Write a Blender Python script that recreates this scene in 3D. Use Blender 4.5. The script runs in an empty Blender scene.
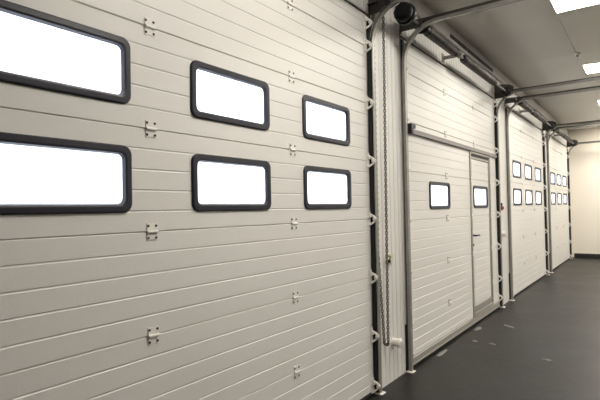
import bpy, bmesh, math, random
from mathutils import Vector, Matrix
random.seed(7)
PI = math.pi
scene = bpy.context.scene
COL = scene.collection

# ------------------------------------------------------------------ materials
def new_mat(name):
    m = bpy.data.materials.new(name); m.use_nodes = True
    return m, m.node_tree, m.node_tree.nodes['Principled BSDF']

def mat(name, col, rough=.5, metal=0., bump=None, vary=None, coat=0.):
    """bump = (scale, strength, distance); vary = (scale, amount)"""
    m, t, b = new_mat(name)
    b.inputs['Base Color'].default_value = (*col, 1)
    b.inputs['Roughness'].default_value = rough
    b.inputs['Metallic'].default_value = metal
    b.inputs['Coat Weight'].default_value = coat
    tc = t.nodes.new('ShaderNodeTexCoord')
    if vary:
        n = t.nodes.new('ShaderNodeTexNoise'); n.inputs['Scale'].default_value = vary[0]; n.inputs['Detail'].default_value = 4
        t.links.new(tc.outputs['Object'], n.inputs['Vector'])
        r = t.nodes.new('ShaderNodeValToRGB')
        a = vary[1]
        r.color_ramp.elements[0].position = .3; r.color_ramp.elements[1].position = .7
        r.color_ramp.elements[0].color = (*[c*(1-a) for c in col], 1)
        r.color_ramp.elements[1].color = (*[min(1, c*(1+a)) for c in col], 1)
        t.links.new(n.outputs['Fac'], r.inputs['Fac']); t.links.new(r.outputs['Color'], b.inputs['Base Color'])
    if bump:
        n = t.nodes.new('ShaderNodeTexNoise'); n.inputs['Scale'].default_value = bump[0]; n.inputs['Detail'].default_value = 3
        t.links.new(tc.outputs['Object'], n.inputs['Vector'])
        bp = t.nodes.new('ShaderNodeBump'); bp.inputs['Strength'].default_value = bump[1]; bp.inputs['Distance'].default_value = bump[2]
        t.links.new(n.outputs['Fac'], bp.inputs['Height']); t.links.new(bp.outputs['Normal'], b.inputs['Normal'])
    return m

M = {}
M['panel'] = mat('white_stucco_steel', (.80, .775, .735), .45, bump=(90, .12, .004), vary=(1.2, .02))
M['wall'] = mat('white_ribbed_cladding', (.80, .775, .74), .4, vary=(1.0, .02))
M['cream'] = mat('cream_wall_paint', (.87, .81, .71), .7, vary=(.7, .02))
M['hinge'] = mat('white_coated_steel', (.84, .81, .76), .35)
M['screw'] = mat('dark_screw_steel', (.07, .06, .06), .4, .6)
M['frame'] = mat('black_window_plastic', (.014, .012, .022), .45, bump=(220, .15, .001))
M['galv'] = mat('galvanised_steel', (.31, .30, .275), .42, .45, vary=(14, .12))
M['galv_dark'] = mat('dull_galvanised_steel', (.07, .066, .058), .5, .4, vary=(12, .15))
M['alu'] = mat('aluminium_profile', (.42, .395, .355), .4, .4)
M['rail'] = mat('dark_anodised_aluminium', (.23, .205, .205), .4, .3)
M['rubber'] = mat('black_rubber', (.012, .012, .012), .7)
M['spring'] = mat('oiled_spring_steel', (.085, .08, .075), .42, .7, vary=(20, .2))
M['black'] = mat('black_cast_metal', (.02, .02, .024), .45, .3)
M['chain'] = mat('chain_steel', (.22, .20, .17), .4, .8)
M['plastic'] = mat('white_plastic', (.85, .82, .76), .4)
M['ivory'] = mat('ivory_plastic', (.70, .65, .47), .5)
M['red'] = mat('red_plastic', (.45, .02, .03), .4)
M['scrap'] = mat('pale_scrap', (.21, .205, .19), .8, vary=(30, .3))
M['fascia'] = mat('grey_fascia_sheet', (.44, .42, .39), .5, .2, vary=(2, .05))
M['snow'] = mat('pale_outdoor_ground', (.85, .87, .9), .9, vary=(.5, .04))
M['lampframe'] = mat('lamp_frame_white', (.8, .78, .72), .5)
M['outer'] = mat('outer_wall_concrete', (.45, .44, .42), .8, vary=(2, .1))

def floor_mat():
    m, t, b = new_mat('dark_worn_floor')
    tc = t.nodes.new('ShaderNodeTexCoord')
    def noise(s, d, rough=.6):
        n = t.nodes.new('ShaderNodeTexNoise'); n.inputs['Scale'].default_value = s; n.inputs['Detail'].default_value = d
        n.inputs['Roughness'].default_value = rough
        t.links.new(tc.outputs['Object'], n.inputs['Vector']); return n
    big = noise(1.1, 8, .65); fine = noise(13, 9, .75); sp = noise(9, 3)
    r = t.nodes.new('ShaderNodeValToRGB'); e = r.color_ramp.elements
    e[0].position = .32; e[0].color = (.0045, .0043, .0037, 1); e[1].position = .72; e[1].color = (.021, .0195, .0165, 1)
    t.links.new(big.outputs['Fac'], r.inputs['Fac'])
    r2 = t.nodes.new('ShaderNodeValToRGB'); e = r2.color_ramp.elements
    e[0].position = .35; e[0].color = (.45, .45, .45, 1); e[1].position = .7; e[1].color = (1.8, 1.75, 1.65, 1)
    t.links.new(fine.outputs['Fac'], r2.inputs['Fac'])
    mx = t.nodes.new('ShaderNodeMixRGB'); mx.blend_type = 'MULTIPLY'; mx.inputs['Fac'].default_value = .9
    t.links.new(r.outputs['Color'], mx.inputs['Color1']); t.links.new(r2.outputs['Color'], mx.inputs['Color2'])
    r3 = t.nodes.new('ShaderNodeValToRGB'); e = r3.color_ramp.elements
    e[0].position = .70; e[0].color = (0, 0, 0, 1); e[1].position = .78; e[1].color = (1, 1, 1, 1)
    t.links.new(sp.outputs['Fac'], r3.inputs['Fac'])
    mx2 = t.nodes.new('ShaderNodeMixRGB'); mx2.inputs['Color2'].default_value = (.034, .032, .028, 1)
    t.links.new(r3.outputs['Color'], mx2.inputs['Fac']); t.links.new(mx.outputs['Color'], mx2.inputs['Color1'])
    t.links.new(mx2.outputs['Color'], b.inputs['Base Color'])
    rr = t.nodes.new('ShaderNodeMapRange'); rr.inputs['To Min'].default_value = .30; rr.inputs['To Max'].default_value = .55
    b.inputs['Specular IOR Level'].default_value = .28
    t.links.new(big.outputs['Fac'], rr.inputs['Value']); t.links.new(rr.outputs['Result'], b.inputs['Roughness'])
    bp = t.nodes.new('ShaderNodeBump'); bp.inputs['Strength'].default_value = .3; bp.inputs['Distance'].default_value = .004
    t.links.new(fine.outputs['Fac'], bp.inputs['Height']); t.links.new(bp.outputs['Normal'], b.inputs['Normal'])
    return m
M['floor'] = floor_mat()

def glass_mat():
    m = bpy.data.materials.new('clear_acrylic'); m.use_nodes = True; t = m.node_tree; t.nodes.clear()
    o = t.nodes.new('ShaderNodeOutputMaterial'); tr = t.nodes.new('ShaderNodeBsdfTransparent'); gl = t.nodes.new('ShaderNodeBsdfGlossy')
    tr.inputs['Color'].default_value = (.93, .94, .95, 1); gl.inputs['Roughness'].default_value = .08
    lw = t.nodes.new('ShaderNodeLayerWeight'); fr = t.nodes.new('ShaderNodeMath'); fr.operation = 'POWER'; fr.inputs[1].default_value = 5
    fm = t.nodes.new('ShaderNodeMapRange'); fm.inputs['To Min'].default_value = .04; fm.inputs['To Max'].default_value = .22
    t.links.new(lw.outputs['Facing'], fr.inputs[0]); t.links.new(fr.outputs[0], fm.inputs['Value'])
    mx = t.nodes.new('ShaderNodeMixShader')
    t.links.new(fm.outputs['Result'], mx.inputs['Fac']); t.links.new(tr.outputs['BSDF'], mx.inputs[1]); t.links.new(gl.outputs['BSDF'], mx.inputs[2])
    tl = t.nodes.new('ShaderNodeBsdfTranslucent'); tl.inputs['Color'].default_value = (.9, .92, .95, 1)
    m2 = t.nodes.new('ShaderNodeMixShader'); m2.inputs['Fac'].default_value = .6
    t.links.new(tr.outputs['BSDF'], m2.inputs[1]); t.links.new(tl.outputs['BSDF'], m2.inputs[2]); t.links.new(m2.outputs['Shader'], mx.inputs[1])
    t.links.new(mx.outputs['Shader'], o.inputs['Surface'])
    return m
M['glass'] = glass_mat()

LAMP = 28.0
def lamp_mat():
    m, t, b = new_mat('lamp_diffuser')
    b.inputs['Base Color'].default_value = (.9, .9, .88, 1)
    b.inputs['Emission Color'].default_value = (1, .95, .86, 1)
    b.inputs['Emission Strength'].default_value = LAMP
    return m
M['lamp'] = lamp_mat()

def ceiling_mat():
    m, t, b = new_mat('grey_ceiling_sheet')
    tc = t.nodes.new('ShaderNodeTexCoord')
    n = t.nodes.new('ShaderNodeTexNoise'); n.inputs['Scale'].default_value = .8; n.inputs['Detail'].default_value = 4
    t.links.new(tc.outputs['Object'], n.inputs['Vector'])
    r = t.nodes.new('ShaderNodeValToRGB'); e = r.color_ramp.elements
    e[0].position = .3; e[0].color = (.60, .57, .52, 1); e[1].position = .7; e[1].color = (.66, .63, .57, 1)
    t.links.new(n.outputs['Fac'], r.inputs['Fac']); t.links.new(r.outputs['Color'], b.inputs['Base Color'])
    b.inputs['Roughness'].default_value = .38
    return m
M['ceiling'] = ceiling_mat()

# ------------------------------------------------------------------ mesh helpers
def bm_new(): return bmesh.new()

def add_box(bm, x0, x1, y0, y1, z0, z1):
    v = [bm.verts.new((x, y, z)) for x in (x0, x1) for y in (y0, y1) for z in (z0, z1)]
    for q in ((0, 1, 3, 2), (4, 6, 7, 5), (0, 4, 5, 1), (2, 3, 7, 6), (0, 2, 6, 4), (1, 5, 7, 3)):
        bm.faces.new([v[i] for i in q])

def add_bevel_box(bm, x0, x1, y0, y1, z0, z1, r=.004, seg=2):
    b = bmesh.new(); add_box(b, x0, x1, y0, y1, z0, z1)
    bmesh.ops.bevel(b, geom=b.edges[:], offset=r, segments=seg, affect='EDGES', profile=.5)
    me = bpy.data.meshes.new('t'); b.to_mesh(me); b.free(); bm.from_mesh(me); bpy.data.meshes.remove(me)

def add_tube(bm, pts, r, n=10, closed=False, caps=True):
    pts = [Vector(p) for p in pts]; rings = []
    N = len(pts); ref = None
    for i, p in enumerate(pts):
        if closed: d = pts[(i+1) % N] - pts[i-1]
        else: d = pts[min(i+1, N-1)] - pts[max(i-1, 0)]
        d.normalize()
        if ref is None: ref = d.orthogonal().normalized()
        ref = (ref - d*ref.dot(d)).normalized(); b = d.cross(ref)
        rr = r[i] if isinstance(r, (list, tuple)) else r
        rings.append([bm.verts.new(p + rr*(math.cos(a)*ref + math.sin(a)*b)) for a in [2*PI*k/n for k in range(n)]])
    for i in range(N if closed else N-1):
        A, B = rings[i], rings[(i+1) % N]
        for k in range(n): bm.faces.new((A[k], A[(k+1) % n], B[(k+1) % n], B[k]))
    if caps and not closed:
        bm.faces.new(rings[0][::-1]); bm.faces.new(rings[-1])

def add_lathe_y(bm, cx, cz, prof, n=20):
    """prof: list of (y, r) turned about the Y axis through (cx, cz)"""
    add_tube(bm, [(cx, y + 1e-6*i, cz) for i, (y, r) in enumerate(prof)], [r for y, r in prof], n)

def add_prism(bm, poly, y0, y1):
    """poly in (x, z), extruded along y"""
    a = [bm.verts.new((x, y0, z)) for x, z in poly]; b = [bm.verts.new((x, y1, z)) for x, z in poly]
    n = len(poly); bm.faces.new(a); bm.faces.new(b[::-1])
    for i in range(n): bm.faces.new((a[i], b[i], b[(i+1) % n], a[(i+1) % n]))

def link(name, bm, m, parent=None, loc=(0, 0, 0), smooth=False):
    bmesh.ops.recalc_face_normals(bm, faces=bm.faces[:])
    me = bpy.data.meshes.new(name); bm.to_mesh(me); bm.free(); me.materials.append(m)
    if smooth:
        me.polygons.foreach_set('use_smooth', [True]*len(me.polygons))
        try: me.set_sharp_from_angle(angle=math.radians(40))
        except Exception: pass
    return inst(name, me, parent, loc)

def inst(name, me, parent=None, loc=(0, 0, 0)):
    o = bpy.data.objects.new(name, me); COL.objects.link(o); o.location = loc
    if parent is not None: o.parent = parent
    return o

def tag(o, label, cat, group=None):
    o['label'] = label; o['category'] = cat
    if group: o['group'] = group
    return o

def thing(name, label, cat, loc, group=None):
    o = bpy.data.objects.new(name, None); COL.objects.link(o); o.location = loc; o.empty_display_size = .1
    return tag(o, label, cat, group)

def struct(name, bm, m, smooth=False):
    o = link(name, bm, m, smooth=smooth); o['kind'] = 'structure'; return o

def grid_panel(bm, us, vs, prof, back, holes, conv):
    """us: cross-wise breaks; vs: breaks with depth prof[v]; a solid slab with real openings.
    conv(u, v, depth) -> xyz.  Faces inside a hole (u0,u1,v0,v1) are skipped and the reveal is closed."""
    def solid(i, j):
        if i < 0 or j < 0 or i >= len(us)-1 or j >= len(vs)-1: return False
        u = (us[i]+us[i+1])/2; v = (vs[j]+vs[j+1])/2
        return not any(a < u < b and c < v < d for a, b, c, d in holes)
    F, B = {}, {}
    def f(i, j):
        if (i, j) not in F: F[i, j] = bm.verts.new(conv(us[i], vs[j], prof[j]))
        return F[i, j]
    def g(i, j):
        if (i, j) not in B: B[i, j] = bm.verts.new(conv(us[i], vs[j], back))
        return B[i, j]
    for i in range(len(us)-1):
        for j in range(len(vs)-1):
            if not solid(i, j): continue
            bm.faces.new((f(i, j), f(i+1, j), f(i+1, j+1), f(i, j+1)))
            bm.faces.new((g(i, j), g(i, j+1), g(i+1, j+1), g(i+1, j)))
            if not solid(i-1, j): bm.faces.new((f(i, j), f(i, j+1), g(i, j+1), g(i, j)))
            if not solid(i+1, j): bm.faces.new((f(i+1, j), g(i+1, j), g(i+1, j+1), f(i+1, j+1)))
            if not solid(i, j-1): bm.faces.new((f(i, j), g(i, j), g(i+1, j), f(i+1, j)))
            if not solid(i, j+1): bm.faces.new((f(i, j+1), f(i+1, j+1), g(i+1, j+1), g(i, j+1)))

# ------------------------------------------------------------------ door pieces
HW = 1.665            # right half of a leaf
HL = 1.76             # left half of a leaf
THICK = .045
GROOVE = .10          # pitch of the horizontal beads

def section_mesh(y0, y1, z0, z1, holes=(), offset=0., gap=.002):
    """one sandwich section: beads every 10 cm, rounded lips at the joints"""
    a, b = z0, z1
    zs = [(a, -.010), (a+gap, -.009), (a+gap+.001, -.0025), (a+gap+.004, 0)]
    k = math.ceil((a - offset + .03)/GROOVE)
    while offset + k*GROOVE < b-.03:
        c = offset + k*GROOVE
        zs += [(c-.0055, 0), (c-.002, -.0032), (c+.002, -.0032), (c+.0055, 0)]
        k += 1
    zs += [(b-gap-.004, 0), (b-gap-.001, -.0025), (b-gap, -.009), (b, -.010)]
    for h in holes:
        for z in (h[2], h[3]):
            if a < z < b:
                lo = max(q for q in zs if q[0] <= z); hi = min(q for q in zs if q[0] >= z)
                if hi[0] > lo[0]: zs.append((z, lo[1] + (hi[1]-lo[1])*(z-lo[0])/(hi[0]-lo[0])))
    zs = sorted(set(zs)); us = sorted(set([y0, y1] + [h[0] for h in holes] + [h[1] for h in holes]))
    us = [u for u in us if y0 <= u <= y1]
    bm = bm_new()
    grid_panel(bm, us, [z for z, x in zs], [x for z, x in zs], -THICK, holes, lambda u, v, d: (d, u, v))
    return bm

def rrect(hy, hz, r, n=6):
    out = []
    for cy, cz, a0 in ((hy-r, hz-r, 0), (-hy+r, hz-r, PI/2), (-hy+r, -hz+r, PI), (hy-r, -hz+r, 1.5*PI)):
        for k in range(n+1):
            a = a0 + k*PI/2/n; out.append((cy+r*math.cos(a), cz+r*math.sin(a)))
    return out

def frame_mesh(W, H, border=.042, R=.045):
    hy, hz = W/2, H/2; bm = bm_new()
    loops = [(0, 0, R), (.008, 0, R), (.013, .006, R-.006), (.0135, border-.014, R-.022+.006), (.011, border-.006, .030), (-.004, border, .026),
             (-.014, border, .026), (-.046, border-.016, .03), (-.056, border-.02, .03), (-.056, .006, R-.006), (-.046, 0, R)]
    rings = [[bm.verts.new((x, y, z)) for y, z in rrect(hy-i, hz-i, max(r, .012))] for x, i, r in loops]
    # the two outer loops sandwich the panel skin: the neck between them passes through the opening
    neck = [[bm.verts.new((x, y, z)) for y, z in rrect(hy-.024, hz-.024, .02)] for x in (-.046, 0)]
    seq = rings + neck; n = len(rings[0])
    for a in range(len(seq)):
        A, B = seq[a], seq[(a+1) % len(seq)]
        for k in range(n): bm.faces.new((A[k], A[(k+1) % n], B[(k+1) % n], B[k]))
    return bm

def pane_mesh(W, H, border=.042):
    bm = bm_new()
    pts = rrect(W/2-border+.0015, H/2-border+.0015, .027)
    for x0, x1 in ((-.010, -.006),):
        a = [bm.verts.new((x0, y, z)) for y, z in pts]; b = [bm.verts.new((x1, y, z)) for y, z in pts]
        n = len(pts); bm.faces.new(a[::-1]); bm.faces.new(b)
        for i in range(n): bm.faces.new((a[i], a[(i+1) % n], b[(i+1) % n], b[i]))
    return bm

CACHE = {}
def cached(key, name, make, m, parent, loc=(0, 0, 0), smooth=False):
    if key in CACHE: return inst(name, CACHE[key], parent, loc)
    o = link(name, make(), m, parent, loc, smooth); CACHE[key] = o.data
    return o

def hinge_bm():
    bm = bm_new()
    add_bevel_box(bm, .0, .0035, -.030, .030, .008, .040, .001, 1)       # upper leaf
    add_bevel_box(bm, .0, .0035, -.030, .030, -.040, -.008, .001, 1)     # lower leaf
    add_bevel_box(bm, .0, .0042, -.030, -.015, -.042, .042, .001, 1)      # pressed ears
    add_bevel_box(bm, .0, .0042, .015, .030, -.042, .042, .001, 1)
    add_tube(bm, [(.006, -.029, 0), (.006, .029, 0)], .008, 10)         # knuckle
    return bm
def screw_bm():
    bm = bm_new(); add_tube(bm, [(.003, 0, 0), (.006, 0, 0), (.0075, 0, 0)], [.0065, .0065, .004], 8); return bm

def bracket_bm(side):
    """roller carrier: base plate on the leaf, two arms folded to a point that holds the axle and wheel"""
    s = side; bm = bm_new()
    pw = .045 if s > 0 else .13
    add_bevel_box(bm, 0, .006, min(-s*pw, s*.003), max(-s*pw, s*.003), -.055, .07, .001, 1)
    add_bevel_box(bm, .006, .02, min(-s*.035, -s*.010), max(-s*.035, -s*.010), .012, .05, .003, 1)
    for z, q in ((.045, .013), (-.052, .009)):
        add_tube(bm, [(.004, -s*.018, z), (.034, s*.002, z*.5), (.056, s*.010, 0)], [q, q, q*.9], 6)
    add_tube(bm, [(.043, -s*.012, 0), (.043, s*.014, 0)], .012, 8)
    return bm
def wheel_bm(side):
    s = side; bm = bm_new()
    add_tube(bm, [(.040, s*.010, 0), (.040, s*.040, 0)], .0045, 8)
    add_tube(bm, [(.038, s*.034, 0), (.038, s*.046, 0)], .0125, 12)
    return bm

def add_window(door, y, z, W=.65, H=.31):
    f = cached(('frame', W, H), 'window_frame', lambda: frame_mesh(W, H), M['frame'], door, (0, y, z))
    cached(('pane', W, H), 'window_pane', lambda: pane_mesh(W, H), M['glass'], f)

def add_hinge(door, y, z, screws=True):
    h = cached('hinge', 'hinge', hinge_bm, M['hinge'], door, (0, y, z))
    if screws:
        for dy in (-.0225, .0225):
            for dz in (-.029, .029):
                cached('screw', 'screw', screw_bm, M['screw'], h, (0, dy, dz))

def hole(y, z, W=.65, H=.31): return (y-W/2+.022, y+W/2-.022, z-H/2+.022, z+H/2-.022)

def make_window_door(label, yc, screws):
    d = thing('sectional_door', label, 'overhead door', (0, yc, 0), 'sectional doors along the long wall'); d['kind'] = 'thing'
    edges = [0.03, .5, 1.0, 1.5, 2.0, 2.5, 3.0, 3.285]
    for i in range(len(edges)-1):
        hs = []
        if i == 3: hs = [hole(y, 1.75) for y in (-1.016, 0, 1.016)]
        if i == 4: hs = [hole(y, 2.2525) for y in (-1.016, 0, 1.016)]
        cached(('sec', i), 'door_section', lambda: section_mesh(-HL, HW, edges[i], edges[i+1], hs, 0., .0035 if i >= 5 else .001), M['panel'], d)
    for y in (-1.016, 0, 1.016):
        add_window(d, y, 1.75); add_window(d, y, 2.2525)
    for z in edges[1:-1]:
        for y in (-.579, .570): add_hinge(d, y, z, screws)
    for z in [.075] + edges[1:-1] + [3.20]:
        for s in (-1, 1):
            b = cached(('bracket', s), 'roller_bracket', lambda: bracket_bm(s), M['hinge'], d, (0, HW if s > 0 else -HL, z))
            cached(('wheel', s), 'roller', lambda: wheel_bm(s), M['galv'], b)
    def seal():
        bm = bm_new(); add_prism(bm, [(-.040, .034), (-.044, .012), (-.030, .002), (-.012, .002), (.002, .012), (-.004, .034)], -HL, HW); return bm
    cached('seal', 'bottom_seal', seal, M['rubber'], d)
    def top():
        bm = bm_new(); add_box(bm, -.04, -.008, -HL, HW, 3.281, 3.300); return bm
    cached('topseal', 'top_seal', top, M['rubber'], d)
    return d

CY = [2.04, 6.21, 10.43, 14.40]
make_window_door('white six-window overhead door nearest the camera, its left end cut by the picture edge', CY[0], True)
make_window_door('white six-window overhead door just past the door with the walk-through door', CY[2], False)
make_window_door('farthest white six-window overhead door, beside the cream end wall', CY[3], False)

# ---------------------------------------------------------------- door with a walk-through door
def make_pass_door(yc):
    d = thing('sectional_door', 'white overhead door with a walk-through door let into it and only two small windows', 'overhead door', (0, yc, 0),
              'sectional doors along the long wall'); d['kind'] = 'thing'
    y0, y1 = -1.76, 1.71
    wy0, wy1 = .40, 1.30          # wicket leaf (local y)
    edges = [.10, .46, .96, 1.46, 1.96, 2.46, 2.96, 3.285]
    wz0, wz1 = .16, 2.30
    zwin = 1.725
    big = (wy0-.035, wy1+.035, 0.0, 2.335)
    for i in range(len(edges)-1):
        hs = []
        a, b = edges[i], edges[i+1]
        if a < big[3]: hs.append((big[0], big[1], a-.01 if a-.01 < big[2] or True else big[2], min(b+.01, big[3])))
        if i == 3: hs.append(hole(-.79, zwin, .66))
        # outside the opening the section is still one sheet
        link('door_section', section_mesh(y0, y1, a, b, hs, .06, .003), M['panel'], d)
    add_window(d, -.79, zwin, .66)
    for z in edges[1:-1]:
        add_hinge(d, -.56, z, True)
        if z > 2.4: add_hinge(d, .60, z, False)
    for z in [.16] + edges[1:-1] + [3.20]:
        for s in (-1, 1):
            b = cached(('bracket', s), 'roller_bracket', lambda: bracket_bm(s), M['hinge'], d, (0, y1 if s > 0 else y0, z))
            cached(('wheel', s), 'roller', lambda: wheel_bm(s), M['galv'], b)
    # aluminium rails of the leaf
    bm = bm_new(); add_bevel_box(bm, -.044, .014, y0, y1, .022, .10, .003, 1); add_bevel_box(bm, .014, .020, y0, y1, .030, .045, .002, 1)
    link('bottom_rail', bm, M['alu'], d)
    bm = bm_new(); add_prism(bm, [(-.04, .024), (-.044, .010), (-.030, .002), (-.010, .002), (.004, .010), (.0, .024)], y0, y1)
    link('bottom_seal', bm, M['rubber'], d)
    bm = bm_new(); add_box(bm, -.04, -.008, y0, y1, 3.281, 3.300); link('top_seal', bm, M['rubber'], d)
    bm = bm_new(); add_bevel_box(bm, .001, .030, y0+.03, y1-.01, 2.342, 2.388, .004, 1); add_bevel_box(bm, .001, .014, y0+.03, y1-.01, 2.388, 2.400, .003, 1)
    link('stiffening_rail', bm, M['rail'], d)
    bm = bm_new(); add_bevel_box(bm, .001, .085, y0+.002, y0+.050, 2.325, 2.425, .003, 1); add_bevel_box(bm, .046, .075, y0+.03, y0+.13, 2.385, 2.425, .003, 1)
    link('rail_end_bracket', bm, M['black'], d)
    # opening frame: sill, head and two posts, cut at the joints like the sections
    fr = bm_new()
    for ya, yb in ((wy0-.045, wy0-.006), (wy1+.006, wy1+.045)):
        zz = [.10] + edges[1:6]
        for k in range(len(zz)-1): add_bevel_box(fr, -.044, .016, ya, yb, zz[k]+.002, min(zz[k+1], 2.352)-.002, .003, 1)
    add_bevel_box(fr, -.044, .016, wy0-.006, wy1+.006, 2.312, 2.350, .003, 1)
    add_bevel_box(fr, -.044, .020, wy0-.006, wy1+.006, .101, .156, .003, 1)
    link('pass_door_frame', fr, M['alu'], d)
    # the walk-through leaf
    wd = None
    zs = [wz0+.085, .46, .96, 1.46, 1.96, 2.24]
    bm = bm_new()
    for i in range(5):
        hs = [hole((wy0+wy1)/2, zwin, .70)] if i == 3 else []
        b2 = section_mesh(wy0+.03, wy1-.03, zs[i], zs[i+1], hs, .06, .002)
        me = bpy.data.meshes.new('t'); b2.to_mesh(me); b2.free(); bm.from_mesh(me); bpy.data.meshes.remove(me)
    wd = link('pass_door', bm, M['panel'], d)
    bm = bm_new()
    for ya, yb in ((wy0, wy0+.030), (wy1-.030, wy1)):
        for k in range(5): add_bevel_box(bm, -.042, .008, ya, yb, (wz0 if k == 0 else zs[k])+.002, zs[k+1]-.002, .003, 1)
    add_bevel_box(bm, -.042, .010, wy0, wy1, wz0, wz0+.083, .003, 1)
    add_bevel_box(bm, -.042, .008, wy0, wy1, 2.245, 2.275, .003, 1)
    o = link('leaf_frame', bm, M['alu'], wd)
    bm = bm_new(); add_box(bm, -.035, .006, wy0+.01, wy1-.01, 2.277, 2.308); link('head_seal', bm, M['rubber'], wd)
    bm = bm_new()
    add_box(bm, -.052, -.0455, wy0-.03, wy1+.03, 2.26, 2.33); add_box(bm, -.052, -.0455, wy0-.03, wy1+.03, .11, .18)
    for y in (wy0, wy1): add_box(bm, -.052, -.0455, y-.03, y+.025, .18, 2.26)
    link('leaf_light_block', bm, M['rubber'], wd)  # unseen black ring added behind the leaf to block daylight leaking through
    f = link('window_frame', frame_mesh(.70, .31), M['frame'], wd, (0, (wy0+wy1)/2, zwin))
    link('window_pane', pane_mesh(.70, .31), M['glass'], wd, (0, (wy0+wy1)/2, zwin))
    bm = bm_new(); add_bevel_box(bm, .008, .014, wy0+.003, wy0+.029, 1.185, 1.215, .002, 1)
    add_tube(bm, [(.014, wy0+.016, 1.20), (.05, wy0+.016, 1.20), (.056, wy0+.022, 1.20), (.056, wy0+.16, 1.198)], .011, 8)
    link('lever_handle', bm, M['black'], wd)
    bm = bm_new(); add_tube(bm, [(.008, wy0+.016, 1.07), (.02, wy0+.016, 1.07)], .014, 10); link('lock_cylinder', bm, M['black'], wd)
    for z in (.46, .96, 1.46, 1.96):
        for y in (wy0-.02, wy1+.02):
            bm = bm_new(); add_bevel_box(bm, .016, .022, y-.022, y+.022, z-.035, z+.035, .002, 1); add_tube(bm, [(.024, y-.02, z), (.024, y+.02, z)], .008, 8)
            link('frame_hinge', bm, M['hinge'], d)
make_pass_door(CY[1])

# ---------------------------------------------------------------- tracks
TX = .037
ZC, RC = 3.02, .34        # start height and radius of the bend
XEND = 3.25
def track_path():
    p = [((TX, .012), (1, 0)), ((TX, 1.5), (1, 0)), ((TX, ZC), (1, 0))]
    for k in range(1, 13):
        a = k*PI/2/12
        p.append(((TX+RC*(1-math.cos(a)), ZC+RC*math.sin(a)), (math.cos(a), -math.sin(a))))
    p += [((1.6, ZC+RC), (0, -1)), ((XEND, ZC+RC), (0, -1))]
    return p
def sweep_c(bm, path, s):
    """rolled C section, open towards the leaf; s = +1 when the leaf lies on the low-y side"""
    t = .003; h = .0145; w = .046
    prof = [(-h, 0), (-h, w), (h, w), (h, 0), (h-.008, 0), (h-.008, t), (h-t, t+.004), (h-t, w-t), (-h+t, w-t), (-h+t, t+.004), (-h+.008, t), (-h+.008, 0)]
    rings = []
    for (x, z), (nx, nz) in path:
        rings.append([bm.verts.new((x+nx*n, s*y, z+nz*n)) for n, y in prof])
    N = len(prof)
    for A, B in zip(rings, rings[1:]):
        for k in range(N): bm.faces.new((A[k], A[(k+1) % N], B[(k+1) % N], B[k]))
    bm.faces.new(rings[0]); bm.faces.new(rings[-1][::-1])

PATH = track_path()
def make_track(label, yedge, s):
    t = thing('door_track', label, 'track', (0, yedge + s*.012, 0), 'door tracks')
    bm = bm_new(); sweep_c(bm, PATH[:3], s); link('vertical_rail', bm, M['galv'], t)
    bm = bm_new(); sweep_c(bm, PATH[2:], s); link('curved_rail', bm, M['galv'], t, smooth=True)
    # long angle iron that carries the overhead run
    bm = bm_new()
    ya, yb = sorted((s*.010, s*.046))
    add_box(bm, .004, XEND, ya, yb, 3.3755, 3.380)
    y2, y3 = sorted((s*.041, s*.046)); add_box(bm, .004, XEND, y2, y3, 3.3795, 3.402)
    link('horizontal_angle', bm, M['galv_dark'], t)
    # jamb angle with feet
    bm = bm_new(); a, b = sorted((s*.046, s*.051)); add_box(bm, .0015, .014, a, b, .46, 3.40); link('jamb_post', bm, M['galv'], t); bm = bm_new()
    a, b = sorted((s*.051, s*.085)); add_box(bm, .0015, .006, a, b, .46, 3.28)
    link('jamb_cover', bm, M['hinge'], t)
    bm = bm_new(); a, b = sorted((s*.046, s*.052)); add_box(bm, -.002, .012, a, b, .01, .455)
    a, b = sorted((s*.0365, s*.0425)); add_box(bm, .02, .049, a, b, .02, 3.0); a, b = sorted((-s*.003, s*.044)); add_box(bm, -.0005, .031, a, b, .02, 3.25); link('seal_and_shade', bm, M['rubber'], t)  # edge seal; its black strips also paint the shade inside the track
    bm = bm_new(); a, b = sorted((-s*.006, s*.075)); add_bevel_box(bm, -.001, .075, a, b, 0.0, .011, .003, 1); link('foot_plate', bm, M['hinge'], t)
    for x in (1.55, 3.0):
        bm = bm_new(); a, b = sorted((s*.046, s*.050)); add_box(bm, x, x+.04, a, b, 3.378, 3.829)
        a, b = sorted((s*.046, s*.086)); add_box(bm, x, x+.04, a, b, 3.822, 3.829)
        link('hanger', bm, M['galv_dark'], t)
E0 = [(c-HL, c+HW) for c in CY]; E0[1] = (CY[1]-1.76, CY[1]+1.71)
make_track('steel track bending overhead at the right side of the nearest door', E0[0][1], 1)
make_track('steel track on the left side of the door with the walk-through door', E0[1][0], -1)
make_track('steel track on the right side of the door with the walk-through door', E0[1][1], 1)
make_track('steel track on the left side of the third door from the camera', E0[2][0], -1)
make_track('steel track on the right side of the third door from the camera', E0[2][1], 1)
make_track('steel track on the left side of the farthest door', E0[3][0], -1)
make_track('steel track in the far corner, right side of the farthest door', E0[3][1], 1)

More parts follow.
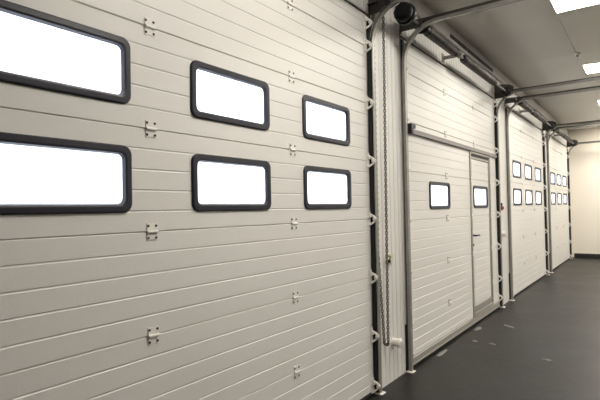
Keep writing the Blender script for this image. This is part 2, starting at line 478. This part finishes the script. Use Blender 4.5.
# ---------------------------------------------------------------- torsion spring shafts
SX, SZ = .20, 3.36
def spring_bm(y0, y1, r=.052):
    bm = bm_new(); n = int((y1-y0)/.014); prof = [(y0, .03)]
    for k in range(n):
        c = y0 + (y1-y0)*(k+.5)/n; h = (y1-y0)/n/2
        prof += [(c-h*.95, r-.006), (c-h*.4, r), (c+h*.4, r), (c+h*.95, r-.006)]
    prof.append((y1, .03)); add_lathe_y(bm, SX, SZ, prof, 18); return bm
def make_springs(label, ya, yb, hoist=False):
    L = yb - ya
    t = thing('torsion_spring_shaft', label, 'spring shaft', (0, ya, 0), 'spring shafts above the doors')
    bm = bm_new(); add_tube(bm, [(SX, -.38 if hoist else -.13, SZ), (SX, L+.13, SZ)], .0127, 12); link('shaft', bm, M['galv'], t, smooth=True)
    sh = .1 if hoist else 0
    for a, b in ((.18, 1.02), (1.25+sh, 2.60+sh)):
        link('spring', spring_bm(a, b), M['spring'], t, smooth=True)
        bm = bm_new(); add_lathe_y(bm, SX, SZ, [(a-.05, .02), (a-.05, .038), (a-.01, .046), (a, .052), (a+.01, .052), (a+.01, .03)], 16)
        link('spring_plug', bm, M['black'], t); bm = bm_new()
        add_lathe_y(bm, SX, SZ, [(b-.01, .03), (b-.01, .052), (b, .052), (b+.012, .046), (b+.05, .038), (b+.05, .02)], 16)
        link('spring_plug', bm, M['black'], t)
    bm = bm_new(); add_bevel_box(bm, .002, .010, 1.09+sh/2, 1.17+sh/2, SZ-.04, SZ+.06, .002, 1)
    add_prism(bm, [(.01, SZ-.015), (.01, SZ+.03), (SX+.02, SZ+.02), (SX+.02, SZ-.015)], 1.127+sh/2, 1.133+sh/2)
    add_lathe_y(bm, SX, SZ, [(1.10+sh/2, .02), (1.10+sh/2, .034), (1.155+sh/2, .034), (1.155+sh/2, .02)], 14)
    link('centre_bracket', bm, M['galv'], t)
    for y, s in ((.03, 1), (L-.03, -1)):
        prof = [(0, .02), (0, .066), (.008, .072), (.014, .062)]
        for k in range(6): prof += [(.018+k*.009, .062-.002*k), (.022+k*.009, .058-.002*k)]
        prof += [(.080, .048), (.082, .02)]
        bm = bm_new(); add_lathe_y(bm, SX, SZ, sorted((y + s*q, r) for q, r in prof), 22); link('cable_drum', bm, M['black'], t)
    for y in (-.062, L+.055):
        bm = bm_new()
        if y > 0: add_prism(bm, [(.001, SZ-.07), (.001, SZ+.16), (SX+.02, SZ+.13), (SX+.085, SZ+.09), (SX+.085, SZ-.03), (SX+.02, SZ-.06)], y, y+.007)
        else: add_prism(bm, [(.001, SZ-.04), (.001, SZ+.06), (SX+.02, SZ+.04), (SX+.04, SZ+.02), (SX+.04, SZ-.02), (SX+.02, SZ-.04)], y, y+.007)
        add_box(bm, .001, .007, min(y, y+.05), max(y, y+.05), SZ-.04, SZ+.06)
        add_lathe_y(bm, SX, SZ, [(y-.01, .016), (y-.01, .032), (y+.017, .032), (y+.017, .016)], 14)
        link('end_bearing_plate', bm, M['galv_dark'], t)
    if hoist:
        bm = bm_new(); y = -.33
        prof = [(y-.10, .02), (y-.10, .075), (y-.085, .088), (y-.06, .088), (y-.05, .06), (y-.035, .06), (y-.03, .098), (y, .098), (y, .02)]
        add_lathe_y(bm, SX, SZ, prof, 24)
        for k in range(8):
            a = k*PI/4; add_tube(bm, [(SX+.07*math.cos(a), y-.108, SZ+.07*math.sin(a)), (SX+.07*math.cos(a), y-.09, SZ+.07*math.sin(a))], .012, 6)
        link('chain_hoist_wheel', bm, M['black'], t)
    return t
make_springs('dark spring shaft above the nearest door, just out of the top of the picture', *E0[0])
make_springs('dark coiled spring shaft with a big black wheel above the door with the walk-through door', *E0[1], hoist=True)
make_springs('dark spring shaft above the third door from the camera', *E0[2])
make_springs('smallest dark spring shaft, above the farthest door', *E0[3])

# ---------------------------------------------------------------- hand chain
def chain_bm():
    bm = bm_new(); pts = []
    ya = 3.885
    x1, x2, zt, zb = .058, .022, 3.66, .40
    step = .026; z = zt
    while z > zb: pts.append((x1, z)); z -= step
    cx = (x1+x2)/2; r = (x1-x2)/2
    for k in range(1, 4): a = k*PI/4; pts.append((cx + r*math.cos(a), zb - .6*r*math.sin(a)))
    z = zb
    while z < zt: pts.append((x2, z)); z += step
    for i, (x, z) in enumerate(pts):
        xp, zp = pts[max(i-1, 0)]; xn, zn = pts[min(i+1, len(pts)-1)]
        k = (z-zb)/(zt-zb); yy = ya + (.055*k if x > .038 else -.085*min(1, max(0, k)*4))
        d = Vector((xn-xp, 0, zn-zp)).normalized(); side = Vector((0, 1, 0)) if i % 2 else d.cross(Vector((0, 1, 0)))
        loop = []
        for k in range(8):
            a = 2*PI*k/8; loop.append(Vector((x, yy, z)) + d*(.020*math.cos(a)) + side*(.0105*math.sin(a)))
        add_tube(bm, loop, .0042, 5, closed=True)
    return bm
o = link('hand_chain', chain_bm(), M['chain'], smooth=True)
tag(o, 'long steel hand chain hanging in a loop in front of the white pier', 'chain')

# ---------------------------------------------------------------- small fittings on the piers
t = thing('chain_keeper', 'small ivory chain holder with a black clasp beside the hanging chain', 'holder', (0, 4.03, 1.10))
bm = bm_new(); add_bevel_box(bm, -.0015, .018, -.03, .075, -.01, .075, .004, 1); link('back_plate', bm, M['ivory'], t)
bm = bm_new(); add_bevel_box(bm, .018, .035, -.03, .000, -.005, .025, .004, 1); add_tube(bm, [(.03, -.02, .03), (.045, -.03, .05), (.03, -.04, .06)], .006, 6); link('clasp', bm, M['black'], t)

def plug(label, y, z, r, L):
    t = thing('wall_plug', label, 'plug', (0, y, z), 'white plugs on the piers')
    bm = bm_new(); add_tube(bm, [(.001, 0, 0), (.008, 0, 0)], r*1.12, 18); add_tube(bm, [(.008, 0, 0), (L*.6, 0, 0), (L*.62, 0, 0)], [r*.86, r*.86, r*.8], 18)
    link('socket', bm, M['plastic'], t, smooth=True)
    bm = bm_new(); add_tube(bm, [(L*.62, 0, 0), (L*.65, 0, 0), (L*.95, 0, 0), (L, 0, 0)], [r*.9, r, r, r*.85], 18)
    link('cap', bm, M['plastic'], t, smooth=True)
plug('round white plug low on the white pier beside the end of the chain', 4.10, .355, .042, .085)
plug('round white plug on the second pier, below the red button box', 8.20, 1.14, .045, .08)
t = thing('button_box', 'small red and black button box on the second pier', 'switch', (0, 8.17, 1.52))
bm = bm_new(); add_bevel_box(bm, -.0015, .035, -.045, .045, 0, .075, .005, 1); link('housing', bm, M['red'], t)
bm = bm_new(); add_bevel_box(bm, .001, .030, -.045, .02, .0755, .12, .005, 1); link('cover', bm, M['black'], t)
bm = bm_new(); add_tube(bm, [(.035, 0, .038), (.048, 0, .038)], [.022, .018], 14); link('button', bm, M['black'], t)

# ---------------------------------------------------------------- room shell
Y0, Y1, XR, H = -3.2, 16.55, 7.2, 3.83
def clad():
    """ribbed inner cladding with three-sided cut-outs for the door gear"""
    holes = []
    for a, b in E0: holes.append((a-.075, b+.075, -.1, 3.302))
    us = [Y0]; y = Y0+.05
    prof = {Y0: 0.}
    while y < Y1-.03:
        for q, dx in ((-.007, 0), (-.003, -.006), (.003, -.006), (.007, 0)): prof[round(y+q, 4)] = dx
        y += .0875
    prof[Y1] = 0.
    for a, b, c, d in holes:
        for q in (a, b): prof[round(q, 4)] = 0.
    ys = sorted(prof)
    bm = bm_new()
    # here the ribs run upright, so y carries the depth profile and z the breaks
    grid_panel(bm, [0, .9, 1.206, 1.21, 3.302, H], ys, [prof[q] for q in ys], -.046,
               [(c, d, a, b) for a, b, c, d in holes], lambda u, v, d: (d, v, u))
    return bm
struct('wall_left', clad(), M['wall'])
bm = bm_new()
hs = [(a+.12, b-.12, -.1, 3.20) for a, b in E0]
us = sorted([Y0-.2, Y1+.2] + [q for h in hs for q in h[:2]])
grid_panel(bm, us, [-.05, 3.20, H+.2], [-.0505]*3, -.25, hs, lambda u, v, d: (d, u, v))
struct('wall_outer', bm, M['outer'])
bm = bm_new(); add_box(bm, -.05, XR+.2, Y1, Y1+.2, -.05, H+.2); struct('wall_back', bm, M['cream'])
bm = bm_new(); add_box(bm, XR, XR+.2, Y0-.2, Y1, -.05, H+.2); struct('wall_right', bm, M['outer'])
bm = bm_new(); add_box(bm, -.05, XR, Y0-.2, Y0, -.05, H+.2); struct('wall_front', bm, M['outer'])
bm = bm_new(); add_bevel_box(bm, .06, XR, Y1-.018, Y1, .001, .125, .003, 1); struct('baseboard_back', bm, M['rubber'])
bm = bm_new(); add_box(bm, -.25, XR+.2, Y0-.2, Y1+.2, -.2, 0); struct('floor', bm, M['floor'])
# sheet ceiling with real joints between the boards
def ceil():
    bm = bm_new(); prof = {Y0: 0, Y1: 0}
    xs = [0.]
    for x in (1.13, 2.35, 3.55, 4.75, 5.95): xs += [x-.0015, x+.0015]
    xs.append(XR)
    ys = [Y0]
    y = 0.55
    while y < Y1: ys += [y-.0015, y+.0015]; y += 2.55
    ys.append(Y1)
    ys = sorted(ys)
    for i in range(0, len(xs), 2):
        for j in range(0, len(ys)-1, 2):
            add_bevel_box(bm, xs[i], xs[i+1], ys[j], ys[j+1], H, H+.05, .002, 1)
    add_box(bm, -.05, XR, Y0, Y1, H+.05, H+.2)
    return bm
struct('ceiling', ceil(), M['ceiling'])
# fascia along the top of the door wall
bm = bm_new(); add_bevel_box(bm, .001, .012, Y0, Y1-.001, 3.63, H-.001, .002, 1); add_bevel_box(bm, .012, .05, Y0, Y1-.001, 3.625, 3.645, .003, 1)
struct('trim_1', bm, M['fascia'])
t = thing('black_slot_row', 'narrow row of black slots in the fascia above the coiled springs', 'strip', (.012, 6.0, 3.70))  # black strips on the fascia face, drawn as a row of slots
for a, b in ((-.12, .55), (.58, 1.2), (1.23, 1.85)):
    bm = bm_new(); add_bevel_box(bm, .0005, .008, a, b, -.035, .035, .002, 1)
    link('slot', bm, M['rubber'], t)

# ---------------------------------------------------------------- ceiling lights
pos = [(X, Y) for X in (1.74, 5.3) for Y in (-.85, 2.4, 5.95, 9.2, 12.45, 15.5) if Y > 0 and (X < 3 or Y > 3)]
names = {(1.74, 5.95): 'largest bright ceiling light panel, at the top right corner of the picture', (1.74, 9.2): 'bright ceiling light panel second from the camera at the right picture edge',
         (1.74, 12.45): 'far ceiling light panel, only a bright speck at the right picture edge'}
for X, Y in pos:
    t = thing('ceiling_light', names.get((X, Y), 'ceiling light panel outside the picture'), 'ceiling light', (X - (.05 if Y > 12 else 0), Y, H), 'ceiling light panels')
    def fr():
        bm = bm_new(); a, b = .61, .31
        for x0, x1, y0, y1 in ((-a, a, -b, -b+.012), (-a, a, b-.012, b), (-a, -a+.012, -b+.012, b-.012), (a-.012, a, -b+.012, b-.012)): add_box(bm, x0, x1, y0, y1, -.014, -.001)
        return bm
    cached('lf', 'frame', fr, M['lampframe'], t)
    def df():
        bm = bm_new(); add_box(bm, -.597, .597, -.297, .297, -.010, -.002); return bm
    cached('ld', 'diffuser', df, M['lamp'], t)
t = thing('ceiling_sensor', 'tiny dark sensor on the ceiling between the two light panels', 'sensor', (1.14, 8.15, H))
bm = bm_new(); add_tube(bm, [(0, 0, -.001), (0, 0, -.02), (0, 0, -.035)], [.04, .04, .02], 14); link('housing', bm, M['lampframe'], t)
bm = bm_new(); add_tube(bm, [(0, 0, -.035), (0, 0, -.05)], [.016, .012], 10); link('tip', bm, M['black'], t)

# ---------------------------------------------------------------- scraps on the floor
def scrap(label, x, y, lx, ly, ang, h=.006):
    bm = bm_new(); n = 14; rnd = [random.uniform(.6, 1.1) for _ in range(n)]
    c, s = math.cos(ang), math.sin(ang)
    rings = []
    for z, f in ((.0005, 1), (h*.6, .9), (h, .55)):
        ring = []
        for k in range(n):
            a = 2*PI*k/n; u = lx*f*rnd[k]*math.cos(a); v = ly*f*rnd[k]*math.sin(a)
            ring.append(bm.verts.new((u*c - v*s, u*s + v*c, z + (random.uniform(0, .002) if z > .001 else 0))))
        rings.append(ring)
    for A, B in zip(rings, rings[1:]):
        for k in range(n): bm.faces.new((A[k], A[(k+1) % n], B[(k+1) % n], B[k]))
    bm.faces.new(rings[0][::-1]); bm.faces.new(rings[-1])
    o = link('floor_scrap', bm, M['scrap'], loc=(x, y, 0)); tag(o, label, 'scrap', 'pale scraps on the floor')
scrap('largest pale scrap on the floor, left of the walk-through door against the rail', .075, 5.16, .035, .20, 0)
scrap('pale scrap on the floor just before the walk-through door sill', .10, 6.42, .04, .13, 0)
scrap('small pale scrap on the floor nearest the camera of those before the walk-through door', .236, 5.82, .03, .05, .4)
scrap('small pale scrap midway out from the walk-through door', .435, 5.80, .03, .06, 1.2)
scrap('pale scrap on the floor below the second pier', .423, 6.75, .035, .12, .9)
scrap('pale speck far out on the open floor at the right', 1.055, 5.50, .03, .05, 1.4)

# ---------------------------------------------------------------- outdoors and light
bm = bm_new(); add_box(bm, -40, -.26, -30, 50, -.3, -.06); struct('ground', bm, M['snow'])
w = bpy.data.worlds.new('overcast_sky'); scene.world = w; w.use_nodes = True
bg = w.node_tree.nodes['Background']; bg.inputs['Color'].default_value = (.90, .95, 1.0, 1); bg.inputs['Strength'].default_value = 6.0

# ---------------------------------------------------------------- camera
yaw, pitch, roll, fpx, d, h = .630354704, .0198383480, -.0188171930, 480.550185, 1.96013495, 1.59429127
cy, sy = math.cos(yaw), math.sin(yaw)
fw = Vector((-sy*math.cos(pitch), cy*math.cos(pitch), math.sin(pitch))); r = Vector((cy, sy, 0)); u = r.cross(fw)
c, s = math.cos(roll), math.sin(roll); r2 = c*r + s*u; u2 = -s*r + c*u
cam = bpy.data.cameras.new('camera'); cam.lens = fpx/600*36; cam.sensor_width = 36; cam.clip_start = .02
co = bpy.data.objects.new('camera', cam); COL.objects.link(co)
mw = Matrix((r2, u2, -fw)).transposed().to_4x4(); mw.translation = Vector((d, 0, h)); co.matrix_world = mw
scene.camera = co
scene.view_settings.view_transform = 'Standard'; scene.view_settings.look = 'None'
scene.view_settings.gamma = 1; scene.view_settings.use_curve_mapping = False
scene.view_settings.exposure = 0.32
scene.cycles.use_denoising = True
scene.cycles.max_bounces = 10; scene.cycles.diffuse_bounces = 6; scene.cycles.transparent_max_bounces = 12
